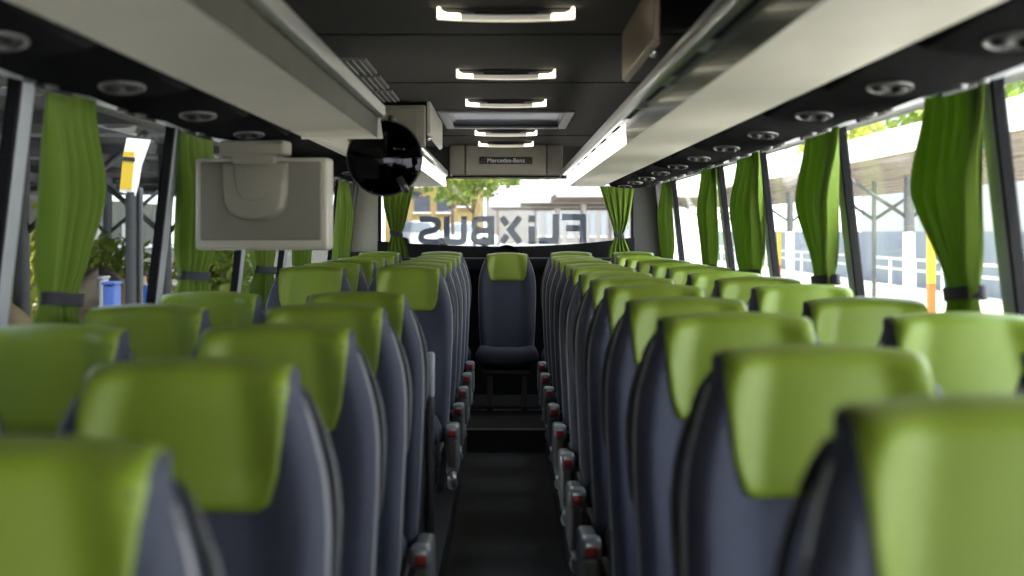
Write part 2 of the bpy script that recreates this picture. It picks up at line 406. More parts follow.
# ------------------------------------------------------------------ seats
HWT = [(0, .188), (.3, .200), (.6, .207), (.74, .206), (.82, .199), (.90, .183), (.96, .166), (1, .153)]
ZB, ZT = .36, 1.052
REC = .13
def hw(v): return lerp_tab(HWT, v)
def yc(v): return -REC * (1 - v) - .018 * math.sin(PI * v)      # centre plane, reclined
def front(x, v):
    h_ = hw(v); s = abs(x) / h_
    wing = ss(.45, .86, s) * (.020 + .028 * ss(0, .4, v)) * (1 - .35 * ss(.85, 1, v))
    edge = ss(.86, 1.0, s) ** 2 * .055
    lumb = .012 * math.exp(-((v - .3) / .2) ** 2)
    head = .022 * ss(.70, .80, v) * (1 - min(1, (x / .17) ** 2))
    return yc(v) - .040 - wing + edge - lumb - head
def topz(x, v): return ZB + (ZT - ZB) * v + .012 * v * v * (1 - (x / hw(v)) ** 2)
def back(x, v):
    s = abs(x) / hw(v); return yc(v) + .042 - .02 * ss(.7, 1, s)
def backrest_mb():
    b = MB(); NF, NB, NV = 30, 14, 26
    rings = []
    vs_ = [j / (NV - 1) for j in range(NV)]
    for v in vs_:
        ring = []
        for i in range(NF):
            x = (-1 + 2 * i / (NF - 1)) * hw(v); ring.append((x, front(x, v), topz(x, v)))
        for i in range(1, NB - 1):
            x = (1 - 2 * i / (NB - 1)) * hw(v) * .99; ring.append((x, back(x, v), topz(x, v)))
        rings.append(ring)
    # rounded top
    for k in (1, 2, 3, 4):
        a = k / 4 * PI / 2; ring = []
        for (x, y, z) in rings[NV - 1]:
            ym = yc(1) + .001
            ring.append((x * (1 - .03 * (1 - math.cos(a))), ym + (y - ym) * max(.02, math.cos(a)), z + .022 * math.sin(a)))
        rings.append(ring)
    n = len(rings[0]); vs = [p for r in rings for p in r]; fs = []
    for j in range(len(rings) - 1):
        for i in range(n): fs.append((j * n + i, j * n + (i + 1) % n, (j + 1) * n + (i + 1) % n, (j + 1) * n + i))
    fs.append(tuple(range(n))[::-1]); fs.append(tuple((len(rings) - 1) * n + i for i in range(n)))
    return b.add(vs, fs, True)
HG = [(0, .116), (.08, .123), (.3, .135), (.6, .140), (.8, .142), (1, .142)]
def green_mb():
    b = MB(); v0 = .752; NU, NV = 22, 16
    rows = []
    for j in range(NV):
        t = j / (NV - 1); v = v0 + (1 - v0) * t; hg = lerp_tab(HG, t)
        if t < .06: hg -= .012
        rows.append([(x, front(x, v) - .0045, topz(x, v)) for x in [(-1 + 2 * i / (NU - 1)) * hg for i in range(NU)]])
    for k in range(1, 8):
        a = k / 7 * PI * .86; row = []
        for i in range(NU):
            x = (-1 + 2 * i / (NU - 1)) * .142
            ym = yc(1) + .001; yf = front(x, 1) - .0045; yb = back(x, 1) + .0035
            yy = ym + ((yf - ym) if a < PI / 2 else (ym - yb)) * math.cos(a)
            row.append((x * (1 - .02 * k / 7), yy, topz(x, 1) + .0245 * math.sin(a)))
        rows.append(row)
    n = NU; vs = [p for r in rows for p in r]; m = len(rows)
    fs = [(j * n + i, j * n + i + 1, (j + 1) * n + i + 1, (j + 1) * n + i) for j in range(m - 1) for i in range(n - 1)]
    # skirt so that the panel has thickness
    rim = [i for i in range(n)] + [j * n + n - 1 for j in range(1, m)] + [(m - 1) * n + i for i in range(n - 2, -1, -1)] + [j * n for j in range(m - 2, 0, -1)]
    base = len(vs)
    for r in rim:
        x, y, z = vs[r]
        j = r // n
        vs.append((x * 1.012, y + .009 if j < NV else y, z if j < NV else z - .009))
    k = len(rim)
    fs += [(rim[i], rim[(i + 1) % k], base + (i + 1) % k, base + i) for i in range(k)]
    return b.add(vs, fs, True)
def edge_highlight_mb(s):  # thin pale tube drawn where rim light catches the wing edge
    pts = []
    for j in range(20):
        v = .04 + .93 * j / 19; x = s * hw(v) * .975
        pts.append((x, front(x, v) - .002, topz(x, v)))
    return MB().tube(pts, .0042, 6)
def make_seat(name, label, side, console=True, rear=False):
    """side = -1 aisle on the seat's -x side, +1 aisle on +x side, 0 no aisle"""
    t = thing(name, label, 'seat')
    bk = backrest_mb().build('backrest', M['fabric'], t)
    green_mb().build('headrest_panel', M['green'], t)['label'] = 'green headrest panel'
    for s in (-1, 1): edge_highlight_mb(s).build('edge_highlight', M['edge_highlight'], bk)
    # cushion: wedge with a rolled front and side bolsters
    cw = .178 if console else (.216 if rear else .195)
    cx = -side * .018 if console else 0
    def cush(u, v):
        a = u * 2 * PI
        # profile in y-z (superellipse), swept in x
        x = -1 + 2 * v
        e = (1 - abs(x) ** 6) ** .5
        cyy = math.copysign(abs(math.cos(a)) ** .55, math.cos(a)); cz = math.copysign(abs(math.sin(a)) ** .6, math.sin(a))
        yy = -.385 + .235 * cyy * (.93 + .07 * e)
        zz = .355 + (.068 * cz) * (.45 + .55 * e) + .028 * (-(cyy) * .5 + .5) + .018 * ss(.4, .85, abs(x)) * (1 - ss(.9, 1, abs(x)))
        return (cx + x * cw, yy, zz)
    b = MB().grid(cush, 32, 18, True, True)
    n = 32
    b.f.append(list(range(n))[::-1]); b.sm.append(False); b.f.append([17 * n + i for i in range(n)]); b.sm.append(False)
    b.build('cushion', M['cushion'], t)
    # metal seat frame and pedestal
    MB().rbox(-.17, .17, -.56, -.12, .255, .298, .012).build('seat_frame', M['black'], t)
    for px in (-.12, .12):
        MB().prism([(-.48, 0), (-.10, 0), (-.16, .03), (-.24, .26), (-.42, .26), (-.44, .03)], 'x', px - .018, px + .018).build('leg', M['black'], t)
    if side and console:
        xx = side * .214
        def bx(b, hw_, y0, y1, z0, z1, r=.008): return b.rbox(xx - hw_, xx + hw_, y0, y1, z0, z1, r)
        cs = bx(MB(), .026, -.43, -.13, .20, .392, .016).build('side_console', M['console'], t)
        bx(MB(), .028, -.438, -.37, .358, .416, .014).build('cap', M['silver'], cs)['label'] = 'silver end cap'
        bx(MB(), .0155, -.443, -.430, .366, .394, .004).build('release_button', M['red'], cs)['label'] = 'red release button'
        bx(MB(), .019, -.436, -.42, .235, .352, .01).build('inset', M['mesh'], cs)
        b = MB().tube([(xx, -.425, .21), (xx, -.44, .19), (xx, -.425, .165), (xx, -.37, .15), (xx, -.30, .145)], .022, 10)
        b.build('foot_bracket', M['silver'], cs)
        # grab handle along the aisle-side shoulder
        pts = []
        for j in range(16):
            v = .52 + .47 * j / 15
            off = .010 * math.sin(PI * min(1, max(0, (j) / 15.))) ** .6
            x = side * (hw(v) + off - .009)
            pts.append((x, yc(v) + .018, topz(hw(v), v)))
        MB().tube(pts, [.005] + [.0075] * 14 + [.005], 8).build('grab_handle', M['handle'], t)
    return t

PITCH, YF = .746, 1.29
ROWY = [YF + PITCH * k for k in range(12)]
XA, XW = .445, .885
POD = .138
proto = {}
def put(kind, side, loc, label, group):
    key = (kind, side)
    if key not in proto:
        proto[key] = make_seat('coach_seat', label, side if kind == 'aisle' else 0, kind == 'aisle', kind == 'rear'); o = proto[key]
        o.location = loc; o['group'] = group; o['label'] = label
        return o
    return dup(proto[key], loc, label, group)
gA, gW = 'green and grey coach seats in rows', 'green and grey coach seats in rows'
for k, y in enumerate(ROWY):
    where = 'nearest the camera' if k == 0 else ('farthest from the camera' if k == 11 else ORD[k] + ' back from the camera')
    dz = random.uniform(-.004, .004) + (.012 if k == 0 else 0)
    put('aisle', -1, (XA, y, POD + dz), 'grey seat with green headrest right of the aisle, ' + where, gA)
    if k: put('window', 0, (XW, y, POD + dz), 'grey seat with green headrest by the right windows, in line with the %s aisle seat' % ('farthest' if k == 11 else ORD[k]), gW)
left = [k for k in range(12) if k not in (5, 6)]
for k in left:
    y = ROWY[k]
    dz = -.022 if k < 5 else 0
    if k < 5: where = 'nearest the camera' if k == 0 else ORD[k] + ' back from the camera'
    else: where = ORD[k - 7] + ' behind the doorway gap'
    put('aisle', 1, (-XA, y - .03 * (k == 0), POD + dz), 'grey seat with green headrest left of the aisle, ' + where, gA)
    if k: put('window', 0, (-XW, y, POD + dz), 'grey seat with green headrest by the left windows, ' + ('in line with the %s aisle seat' % ORD[k] if k < 5 else where), gW)
RY = 10.25
put('rear', 0, (.008, RY, POD + .004), 'grey seat with small green headrest facing down the aisle from the rear row', 'rear row seats')
for x, lab in ((-.91, 'in the left corner of the rear row'), (-.462, 'in the rear row, left neighbour of the middle seat'), (.468, 'in the rear row, right neighbour of the middle seat'), (.915, 'in the right corner of the rear row')):
    put('rear', 0, (x, RY, POD + .012), 'grey seat with green headrest ' + lab, 'rear row seats')
# partition of the door stairwell on the left, behind the fifth row
pt = thing('stairwell_partition', 'grey partition behind the last left seat before the doorway gap', 'partition', (-.66, 4.66, POD))
MB().rbox(-.42, .40, -.015, .015, .05, .84, .014).build('panel', M['console'], pt)
MB().rbox(.400, .425, -.022, .022, 0, .70, .010).build('edge_post', M['handle'], pt)
MB().rbox(.399, .426, -.023, .023, .701, .85, .010).build('edge_cap', M['trimgrey'], pt)

# ------------------------------------------------------------------ overhead racks
RIN, ROUT = .452, .705
def rack(sg, y0, y1, label, lit_from=None):
    t = thing('luggage_rack', label, 'luggage rack', (0, y0, HC))
    L_ = y1 - y0
    def X(p): return [(sg * a, c) for a, c in p]
    MB().prism(X([(RIN, .328), (ROUT, .326), (ROUT + .01, .338), (RIN, .343)]), 'y', 0, L_).build('underside_panel', M['beige'], t)
    fz = [(RIN - .0005, .3275), (RIN - .004, .404), (RIN + .02, .404), (RIN + .02, .343), (RIN + .001, .343), (RIN + .001, .3275)]
    cut = (lit_from - y0) if lit_from is not None else L_
    if cut > .01: MB().prism(X(fz), 'y', 0, cut).build('lamp_cover', M['lampcover'] if sg > 0 else M['fascia'], t)
    if cut < L_ - .01: MB().prism(X(fz), 'y', cut + .004, L_).build('lit_lamp_cover', M['lamplit'], t)['label'] = 'lit white lamp cover'
    MB().box(min(sg * (RIN + .02), sg * 1.0), max(sg * (RIN + .02), sg * 1.0), 0, L_, .388, .405).build('shelf', M['psu'], t)
    b = MB()
    qx, qz = (.020, -.012) if sg < 0 else (.004, -.002)
    b.prism(X([(a + qx, c + qz) for a, c in ((.405, .412), (.418, .405), (.432, .412), (.436, .432), (.428, .452), (.412, .458), (.402, .446))]), 'y', 0, L_, True)
    b.build('front_rail', M['rail'], t)
    if sg < 0: MB().prism(X([(RIN - .004, .4045), (.452, .410), (.456, .426), (RIN + .02, .43), (RIN + .02, .4045)]), 'y', 0, L_).build('upper_fascia', M['fascia'], t)
    yy = .25
    while yy < L_ - .1:
        MB().box(min(sg * .425, sg * .47), max(sg * .425, sg * .47), yy - .012, yy + .012, .40, .425).build('rail_bracket', M['slat'], t)
        yy += .745
    # rounded end caps
    for ye, d in ((0, -.012), (L_, .012)):
        MB().prism(X([(RIN - .02, .324), (ROUT + .012, .322), (ROUT + .012, .386), (1.0, .387), (1.0, .408), (RIN + .02, .412), (.43, .447), (.42, .41), (RIN - .01, .40)]), 'y', min(ye, ye + d), max(ye, ye + d)).build('end_cap', M['beige'] if sg < 0 else M['trimgrey'], t)
    return t
rack(1, -2.3, 10.35, 'long luggage rack over the right seats with cream underside and metal rail', 5.35)
rack(-1, -2.3, 4.98, 'cream luggage rack over the left front seats, ending at the monitor')
rack(-1, 7.02, 10.35, 'short luggage rack over the left rear seats with lit lamp strip', 7.05)

# hinged glossy flaps that close off a part of the racks
def flap(sg, y0, y1, label, m):
    t = thing('rack_flap', label, 'locker flap', (sg * .385, y0, HC))
    MB().prism([(-.006 if sg < 0 else .006, .475), (-.006 if sg < 0 else .006, .640), (.012 if sg < 0 else -.012, .640), (.012 if sg < 0 else -.012, .485)], 'y', 0, y1 - y0).build('flap', m, t, bevel=.004)
    MB().rbox(-.008, .008, .08, .14, .455, .476, .005).build('latch', M['chrome'], t)
    return t
M['brown'] = mat('glossy brown flap', (.55, .42, .32), .34, .6)
flap(1, 3.6, 4.57, 'glossy brown locker flap hanging above the right rack rail', M['brown'])
flap(-1, 7.02, 8.35, 'pale glossy locker flap above the left rear rack', M['tvframe'])
# end panel of the left rear locker, faces the door gap
lp = thing('locker_end', 'grey end panel with rounded inset closing the left rear locker', 'panel', (-.62, 7.0, HC + .335))
MB().rbox(-.20, .225, -.012, .012, .075, .285, .01).build('panel', M['panelgrey'], lp)
MB().rbox(-.17, .185, -.020, -.010, .095, .268, .009).build('inset', M['tvdark'], lp)

# overhead service panels, one over each row
def service_panel(sg, label):
    t = thing('service_panel', label, 'overhead service panel')
    D = .74
    def surf(u, v):
        x = .722 + (1.070 - .722) * u; y = -D / 2 + D * v
        z0 = .334 + .020 * u
        # hangs lowest towards its far edge, then steps back up to the next panel
        z = z0 - (.012 * ss(0, .25, v) + .034 * ss(.25, .86, v)) * (1 - ss(.90, 1, v)) * math.sin(PI * (u * .86 + .09)) ** .7
        return (sg * x, y, z)
    b = MB().grid(surf, 12, 20)
    nu = 12
    def top(u, v): x, y, z = surf(u, v); return (x, y, .385)
    b.grid(top, 12, 20)
    for v in (0, 1):
        b.grid(lambda u, w, v=v: tuple(Vector(surf(u, v)).lerp(Vector(top(u, v)), w)), 12, 2, False)
    for u in (0, 1):
        b.grid(lambda v, w, u=u: tuple(Vector(surf(u, v)).lerp(Vector(top(u, v)), w)), 20, 2, False)
    b.build('body', M['psu'], t)
    # oval nozzle bezel at the inner side
    def at(u, v, dz=0): x, y, z = surf(u, v); return (x, y, z + dz)
    pts = []
    for k in range(24):
        a = 2 * PI * k / 24
        pts.append(at(.27 + .13 * math.cos(a), .66 + .085 * math.sin(a), -.002))
    bz = MB().tube(pts, .0035, 8, True).build('bezel', M['bezel'], t)
    b = MB(); c = at(.27, .66, -.003)
    ring = [at(.27 + .125 * math.cos(2 * PI * k / 24), .66 + .08 * math.sin(2 * PI * k / 24), -.002) for k in range(24)]
    b.add([c] + ring, [(0, 1 + k, 1 + (k + 1) % 24) for k in range(24)], True)
    b.build('bezel_plate', M['glossblack'], bz)
    for uu in (.21, .33):
        c = Vector(at(uu, .66, -.003))
        MB().lathe([(.001, -.010), (.010, -.010), (.016, -.005), (.018, .004)], Matrix.Translation(c), 16).build('air_nozzle', M['black'], bz)
    # pale light strip with two reading lamps
    pts = [at(.70 + .02 * k, .86, -.002) for k in range(13)]
    st = MB().tube(pts, .009, 8).build('lamp_strip', M['psutrim'], t)
    for uu in (.74, .88):
        c = Vector(at(uu, .72, -.002))
        MB().lathe([(.001, -.006), (.013, -.006), (.017, .003)], Matrix.Translation(c), 16).build('reading_lamp', M['bezel'], t)
    return t
SPY = [2.16 + PITCH * k for k in range(11)]
pr = pl = None
for i, y in enumerate(SPY):
    lab = 'dark overhead panel with nozzles along the right windows, ' + ('nearest the camera' if i == 0 else 'farthest from the camera' if i == 10 else ORD[i] + ' from the camera')
    if pr is None: pr = service_panel(1, lab); pr.location = (0, y, HC); pr['group'] = 'overhead service panels'
    else: dup(pr, (0, y, HC), lab, 'overhead service panels')
li = [0, 1, 2, 3, 7, 8, 9, 10]
for i in li:
    y = SPY[i]
    lab = 'dark overhead panel with nozzles along the left windows, ' + (('nearest the camera' if i == 0 else ORD[i] + ' from the camera') if i < 4 else ORD[i - 7] + ' behind the doorway gap')
    if pl is None: pl = service_panel(-1, lab); pl.location = (0, y, HC); pl['group'] = 'overhead service panels'
    else: pl2 = dup(pl, (0, y, HC), lab, 'overhead service panels')
tag(MB().rbox(-.965, -.925, 2.56, 2.60, HC + .309, HC + .324, .006).build('call_button', M['blue']), 'small blue call button under the left overhead panel', 'button')
# plain cover over the doorway gap on the left
dc = thing('door_header', 'grey cover panel above the doorway between the left racks', 'panel', (0, 4.995, HC))
MB().prism([(-.72, .345), (-1.07, .355), (-1.07, .39), (-.80, .43)], 'y', .02, 1.98).build('cover', M['psu'], dc)
MB().prism([(-.70, .350), (-.735, .342), (-.80, .44), (-.78, .452)], 'y', .02, 1.98).build('light_edge', M['beige'], dc)

# ceiling lamps
def ceiling_lamp(label):
    t = thing('ceiling_lamp', label, 'ceiling lamp')
    MB().prism([(-.19, -.0), (.19, -.0), (.182, -.010), (0, -.012), (-.182, -.010)], 'y', .013, .11).build('housing', M['black'], t, bevel=.004)
    # bowed lens facing the front; bright tubes at both ends
    def bow(x): return -.038 + .006 * (x / .195) ** 2
    b = MB(); n = 12
    xs = [-.128 + .256 * i / n for i in range(n + 1)]
    prof = [(x, bow(x)) for x in xs] + [(x, bow(x) + .014) for x in xs[::-1]]
    b.prism(prof, 'y', -.004, .012).build('lens', M['lampdim'], t)
    for s in (-1, 1):
        xs = [s * (.130 + .066 * i / 5) for i in range(6)]
        prof = [(x, bow(x)) for x in xs] + [(s * .196, -.001), (s * .188, -.001), (s * .186, -.010)] + [(x, bow(x) + .016) for x in xs[::-1] if abs(x) < .18]
        MB().prism(prof, 'y', -.005, .012).build('lamp_end', M['lampglow'], t)
    b = MB(); xs = [-.196 + .392 * i / n for i in range(n + 1)]
    b.tube([(x, .0, bow(x) - .002) for x in xs], .003, 6).build('lower_rim', M['lamprim'], t)
    MB().box(-.09, .09, .02, .09, -.017, -.011).build('speaker_grille', M['glossblack'], t)
    return t
lamp = None
for i, y in enumerate((4.06, 5.62, 6.90, 9.0, 10.15)):
    lab = 'glowing strip lamp across the ceiling, ' + ('nearest the camera' if i == 0 else 'just in front of the rear bulkhead' if i == 4 else 'just in front of the roof hatch' if i == 2 else 'just behind the roof hatch' if i == 3 else 'between the nearest lamp and the hatch lamps')
    if lamp is None: lamp = ceiling_lamp(lab); lamp.location = (0, y, cz0 - .0005); lamp['group'] = 'ceiling lamps'
    else: dup(lamp, (0, y, cz0 - .0005), lab, 'ceiling lamps')

# slotted vents in the ceiling above the doorway
def vent(label):
    t = thing('ceiling_vent', label, 'air vent')
    b = MB(); W, L_ = .068, .225
    b.box(-W, W, -L_, L_, -.004, -.0005).build('backing', M['black'], t)
    b = MB(); ringrect(b, W + .010, L_ + .012, W, L_, -.010, -.0005); b.build('frame', M['vent'], t)
    for k in range(5):
        x = -W + .010 + k * .026
        MB().prism([(x, -.004), (x + .010, -.016), (x + .016, -.016), (x + .006, -.004)], 'y', -L_, L_).build('fin', M['slat'], t)
    return t
vt = None
for i, y in enumerate((5.48, 6.07, 6.68)):
    lab = 'slotted air vent in the ceiling above the left door gap, ' + ['nearest of the three', 'middle of the three', 'farthest of the three'][i]
    if vt is None: vt = vent(lab); vt.location = (-.595, y, cz0); vt['group'] = 'ceiling vents'
    else: dup(vt, (-.595, y, cz0), lab, 'ceiling vents')

# ------------------------------------------------------------------ monitor (seen from behind) and convex mirror
YM = 4.62
def mx(px): return (px - 506) * YM / 1422
def mz(py): return HC - (py - 231) * YM / 1422
mo = thing('monitor', 'beige flip-down monitor seen from behind, hanging below the left rack', 'monitor', (mx(262), YM, mz(200)))
ox, oz = mx(262), mz(200)
def rel(px, py): return mx(px) - ox, mz(py) - oz
x0, z1 = rel(194, 158); x1, z0 = rel(330, 250)
MB().rbox(x0, x1, -.012, .075, z0, z1, .012).build('screen_shell', M['tvframe'], mo)
mo.rotation_euler = (0, 0, -.11)
f = .020
xa, za, xb, zb = x0 + f, z0 + f + .012, x1 - f, z1 - .012
MB().rbox(xa, xb, -.020, -.004, za, zb, .006).build('back_plate', M['tvdark'], mo)
# shield-shaped hinge cover
pr_ = [rel(*p) for p in ((224, 163), (291, 163), (291, 190), (289, 205), (284, 214), (274, 219), (257, 221), (242, 219), (232, 214), (227, 205), (225, 190))]
n = len(pr_); cx = sum(p[0] for p in pr_) / n; cz = sum(p[1] for p in pr_) / n
b = MB(); lay = []
for k, (y, sc) in enumerate(((-.018, 1.), (-.035, .97), (-.045, .90), (-.048, .78))):
    lay.append([(cx + (p[0] - cx) * sc, y, cz + (p[1] - cz) * sc) for p in pr_])
vs = [p for l_ in lay for p in l_]
fs = [(j * n + i, j * n + (i + 1) % n, (j + 1) * n + (i + 1) % n, (j + 1) * n + i) for j in range(3) for i in range(n)] + [tuple(3 * n + i for i in range(n)), tuple(range(n))]
b.add(vs, fs, True).build('hinge_cover', M['tv'], mo)
b = MB(); pp = [rel(*p) for p in ((237, 163), (240, 190), (246, 199), (257, 201), (268, 199), (274, 190))]
b.tube([(x, -.0485, z) for x, z in pp], .0016, 6).build('cover_seam', M['tvdark'], mo)
xn0, zn1 = rel(234, 154); xn1, zn0 = rel(278, 166)
MB().rbox(xn0, xn1, -.035, .035, zn0, zn1, .008).build('neck', M['tv'], mo)
xn0, zn1 = rel(222, 141); xn1, zn0 = rel(288, 156)
MB().rbox(xn0, xn1, -.045, .06, zn0, zn1, .010).build('mount', M['tv'], mo)

YMI = 5.10
cm = thing('convex_mirror', 'round dark convex mirror hanging from the end of the left front rack', 'mirror', ((384.5 - 506) * YMI / 1422, YMI, HC - (158 - 231) * YMI / 1422))
R = .138
Rm = Matrix.Rotation(PI / 2, 4, 'X')
prof = [(.0005, .050)] + [(R * .96 * math.sin(a), .050 - .045 * (1 - math.cos(a)) * 2.0) for a in [k / 10 * 1.047 for k in range(1, 11)]]
prof = [(R * .95 * k / 12 + .0005, .040 - .034 * (k / 12) ** 2) for k in range(13)]
MB().lathe(prof, Rm, 40).build('mirror_glass', M['mirror'], cm)
MB().lathe([(R * .945, .004), (R * .985, .006), (R, -.004), (R * .97, -.03), (R * .6, -.055), (.001, -.06)], Rm, 40).build('back_shell', M['black'], cm)
MB().tube([(0, .045, -.02), (.02, .06, .08), (.03, .02, .135), (.03, -.095, .135)], .011, 8).build('bracket', M['black'], cm)
MB().tube([(.055, -.045, -.07), (.085, -.04, -.125)], .013, 10).build('clamp', M['handle'], cm)

# ------------------------------------------------------------------ curtains
def curtain(name, label, edges, ztie, ztop, zbot, P, amp, pleats, seed, group):
    """edges(t) -> (e0, e1) along-wall extents at t = 0 top .. 1 bottom; P(s, z, off) -> point"""
    rnd = random.Random(seed)
    ph = [rnd.uniform(0, 6.28) for _ in range(4)]
    t = thing(name, label, 'curtain', (0, 0, 0), group)
    NU, NV = 84, 36
    tt = (ztop - ztie) / (ztop - zbot)
    def surf(u, v, th=0):
        z = ztop + (zbot - ztop) * v
        e0, e1 = edges(v)
        pinch = math.exp(-((v - tt) / .07) ** 2)
        uu = u + .018 * math.sin(2 * PI * 2 * u + ph[0] + 2.5 * v) * math.sin(PI * u)
        off = amp * (.15 + .85 * ss(-.05, .35, v)) * (1 - .45 * pinch) * (math.sin(2 * PI * pleats * uu + ph[1] + .5 * math.sin(3 * v + ph[2])) * .75 + .35 * math.sin(2 * PI * pleats * 1.9 * uu + ph[3] + v * 1.5) + .3 * math.sin(2 * PI * .8 * uu + ph[2]))
        s = e0 + (e1 - e0) * (u + .010 * math.sin(2 * PI * pleats * u + ph[3]))
        return P(s, z, off + amp * 1.1 * (.05 + .95 * ss(-.02, .35, v)) + th)
    b = MB().grid(lambda u, v: surf(u, v), NU, NV)
    b.grid(lambda u, v: surf(u, v, .003), NU, NV)
    for u in (0, 1): b.grid(lambda v, w, u=u: surf(u, v, .003 * w), NV, 2)
    b.build('cloth', M['curtain'], t)
    e0, e1 = edges(tt); mid, hl = (e0 + e1) / 2, (e1 - e0) / 2 + .008
    tb = MB()
    def tie(u, v):
        a = 2 * PI * u; return P(mid + hl * math.copysign(abs(math.cos(a)) ** .7, math.cos(a)), ztie + .016 * (2 * v - 1) - .01 * math.cos(a), amp * 1.1 + (amp * 1.35) * math.sin(a))
    tb.grid(tie, 32, 4, True, True).build('tieback', M['tie'], t)
    return t

def side_curtain(sg, y0, W0, yt, Wt, Wf, ztie, label, seed, bot=.40):
    ztop, zbot = HC + .346, HC - bot
    tt = (ztop - HC - ztie) / (ztop - zbot)
    def edges(v):
        if v < tt:
            q = v / tt; w_ = Wt + (W0 * (1 + .04 * math.sin(PI * q)) - Wt) * (1 - ss(.45, 1, q)); a = y0 + (yt - y0) * (.35 * q + .65 * q ** 3)
        else:
            q = (v - tt) / (1 - tt); w_ = Wt + (Wf - Wt) * ss(0, .7, q); a = yt - .02 * q
        return a, a + w_
    def P(s, z, off): return (sg * (wx(z - HC) - .022 - off), s, z)
    return curtain('window_curtain', label, edges, HC + ztie, ztop, zbot, P, .029, 5.3, seed, 'green window curtains')
sides = [(1, 'right'), (-1, 'left')]
# (start, width at top, start at the tie, width at the tie, flare, tie height) along the bus
CW = {1: [(3.27, .46, 3.40, .20, .26, -.155), (4.69, .54, 4.90, .27, .33, -.175), (6.20, .60, 6.42, .45, .48, -.20), (7.48, .56, 7.75, .45, .48, -.21), (9.60, .46, 9.80, .40, .40, -.21)],
      -1: [(3.42, .42, 3.50, .24, .30, -.175), (4.82, .52, 4.98, .36, .44, -.165), (6.15, .66, 6.48, .42, .50, -.185), (7.42, .60, 7.80, .42, .46, -.30), (9.36, .55, 9.60, .48, .5, -.36)]}
nm = ['first', 'second', 'third', 'fourth', 'last']
for sg, sd in sides:
    for i, (y0, W0, yt, Wt, Wf, zt) in enumerate(CW[sg]):
        side_curtain(sg, y0, W0, yt, Wt, Wf, zt, 'green curtain tied back on the %s windows, %s' % (sd, ('nearest the camera' if i == 0 else 'farthest from the camera' if i == 4 else ORD[i] + ' from the camera')), 11 + i + (20 if sg > 0 else 0))
def rear_curtain(sg, pts, label, seed, ztie):
    ztop, zbot = HC + .335, HC - .20
    tab0 = [(v, p) for v, p, q in pts]; tab1 = [(v, q) for v, p, q in pts]
    YR = 10.62
    def edges(v):
        a, c = (lerp_tab(tab0, v) - 506) * YR / 1422, (lerp_tab(tab1, v) - 506) * YR / 1422
        return a, c
    def P(s, z, off): return (s, YR - off, z)
    return curtain('rear_curtain', label, edges, HC + ztie, ztop, zbot, P, .016, 5, seed, 'green rear window curtains')
rear_curtain(1, [(0, 599, 634), (.3, 606, 631), (.5, 611, 628), (.69, 614.5, 623), (.73, 614, 624), (.85, 609, 628), (1, 607, 632)], 'green curtain gathered at the right edge of the rear window', 61, -.035)
rear_curtain(-1, [(0, 382, 414), (.3, 384, 409), (.5, 388, 406), (.66, 391, 402), (.70, 391, 403), (.85, 388, 407), (1, 387, 409)], 'green curtain gathered at the left edge of the rear window', 62, -.02)

# ------------------------------------------------------------------ outdoors
G = -1.22                                   # street level
struct('ground', MB().box(-120, 120, -60, 260, G - .3, G), M['asphalt'])
def wp(px, Y): return (px - 506) * Y / 1422
def zp(py, Y): return HC - (py - 231) * Y / 1422

# right: shelter with white fascia beam, slatted roof and posts
sh = thing('station_shelter', 'long station shelter with white fascia and brown slatted roof beyond the right windows', 'shelter', (6.5, 8, G))
zr = HC - G
MB().box(0, .22, 4, 75, zr + 1.32, zr + 1.72).build('fascia', M['paint'], sh)
b = MB()
for k in range(9): b.box(.5 + k * .8, .5 + k * .8 + .42, 4, 75, zr + 1.34, zr + 1.42)
b.build('slatted_roof', M['wood'], sh)
b = MB()
for k in range(12): b.box(.22, 7.6, 6 + k * 6, 6.25 + k * 6, zr + 1.42, zr + 1.62)
b.build('roof_beams', M['steel'], sh)
for px, pr_ in ((909, .13), (874, .06), (790, .12), (738, .12), (712, .12)):
    X = 3.4; Y = (6.5 + X) * 1422 / (px - 506) - 8
    p = MB().lathe([(pr_, 0), (pr_, zr + 1.34)], Matrix.Translation((X, Y, 0)), 14).build('post', M['steel'], sh)
    if pr_ > .1: MB().lathe([(.15, 0), (.15, zr - .05), (.13, zr - .03)], Matrix.Translation((X, Y, 0)), 14).build('painted_base', M['paint'], p)
    b = MB(); b.tube([(X, Y, zr + .3), (X - 1.6, Y, zr + 1.36)], .05, 6); b.tube([(X, Y, zr + .3), (X + 1.6, Y, zr + 1.36)], .05, 6); b.build('brace', M['steel'], p)
# yellow and orange stop pillar
def pillar(px, X, label, w=.13, ztop=.12):
    Y = X * 1422 / (px - 506)
    t = thing('stop_pillar', label, 'sign pillar', (X, Y, G))
    MB().rbox(-w * .6, w * .6, -w, w, 0, zr - .95, .02).build('orange_base', M['orange'], t)['label'] = 'orange lower half'
    MB().rbox(-w * .6, w * .6, -w, w, zr - .948, zr + ztop, .02).build('yellow_panel', M['yellow'], t)['label'] = 'yellow upper half'
    MB().rbox(-.25, .25, -.3, .3, -.05, .04, .02).build('base_plate', M['steel'], t)
pillar(931, 7.6, 'tall yellow stop pillar with orange base beyond the nearest right curtain', .10)
pillar(779, 7.6, 'slim yellow and orange pillar seen between the right curtains', .08, .0)
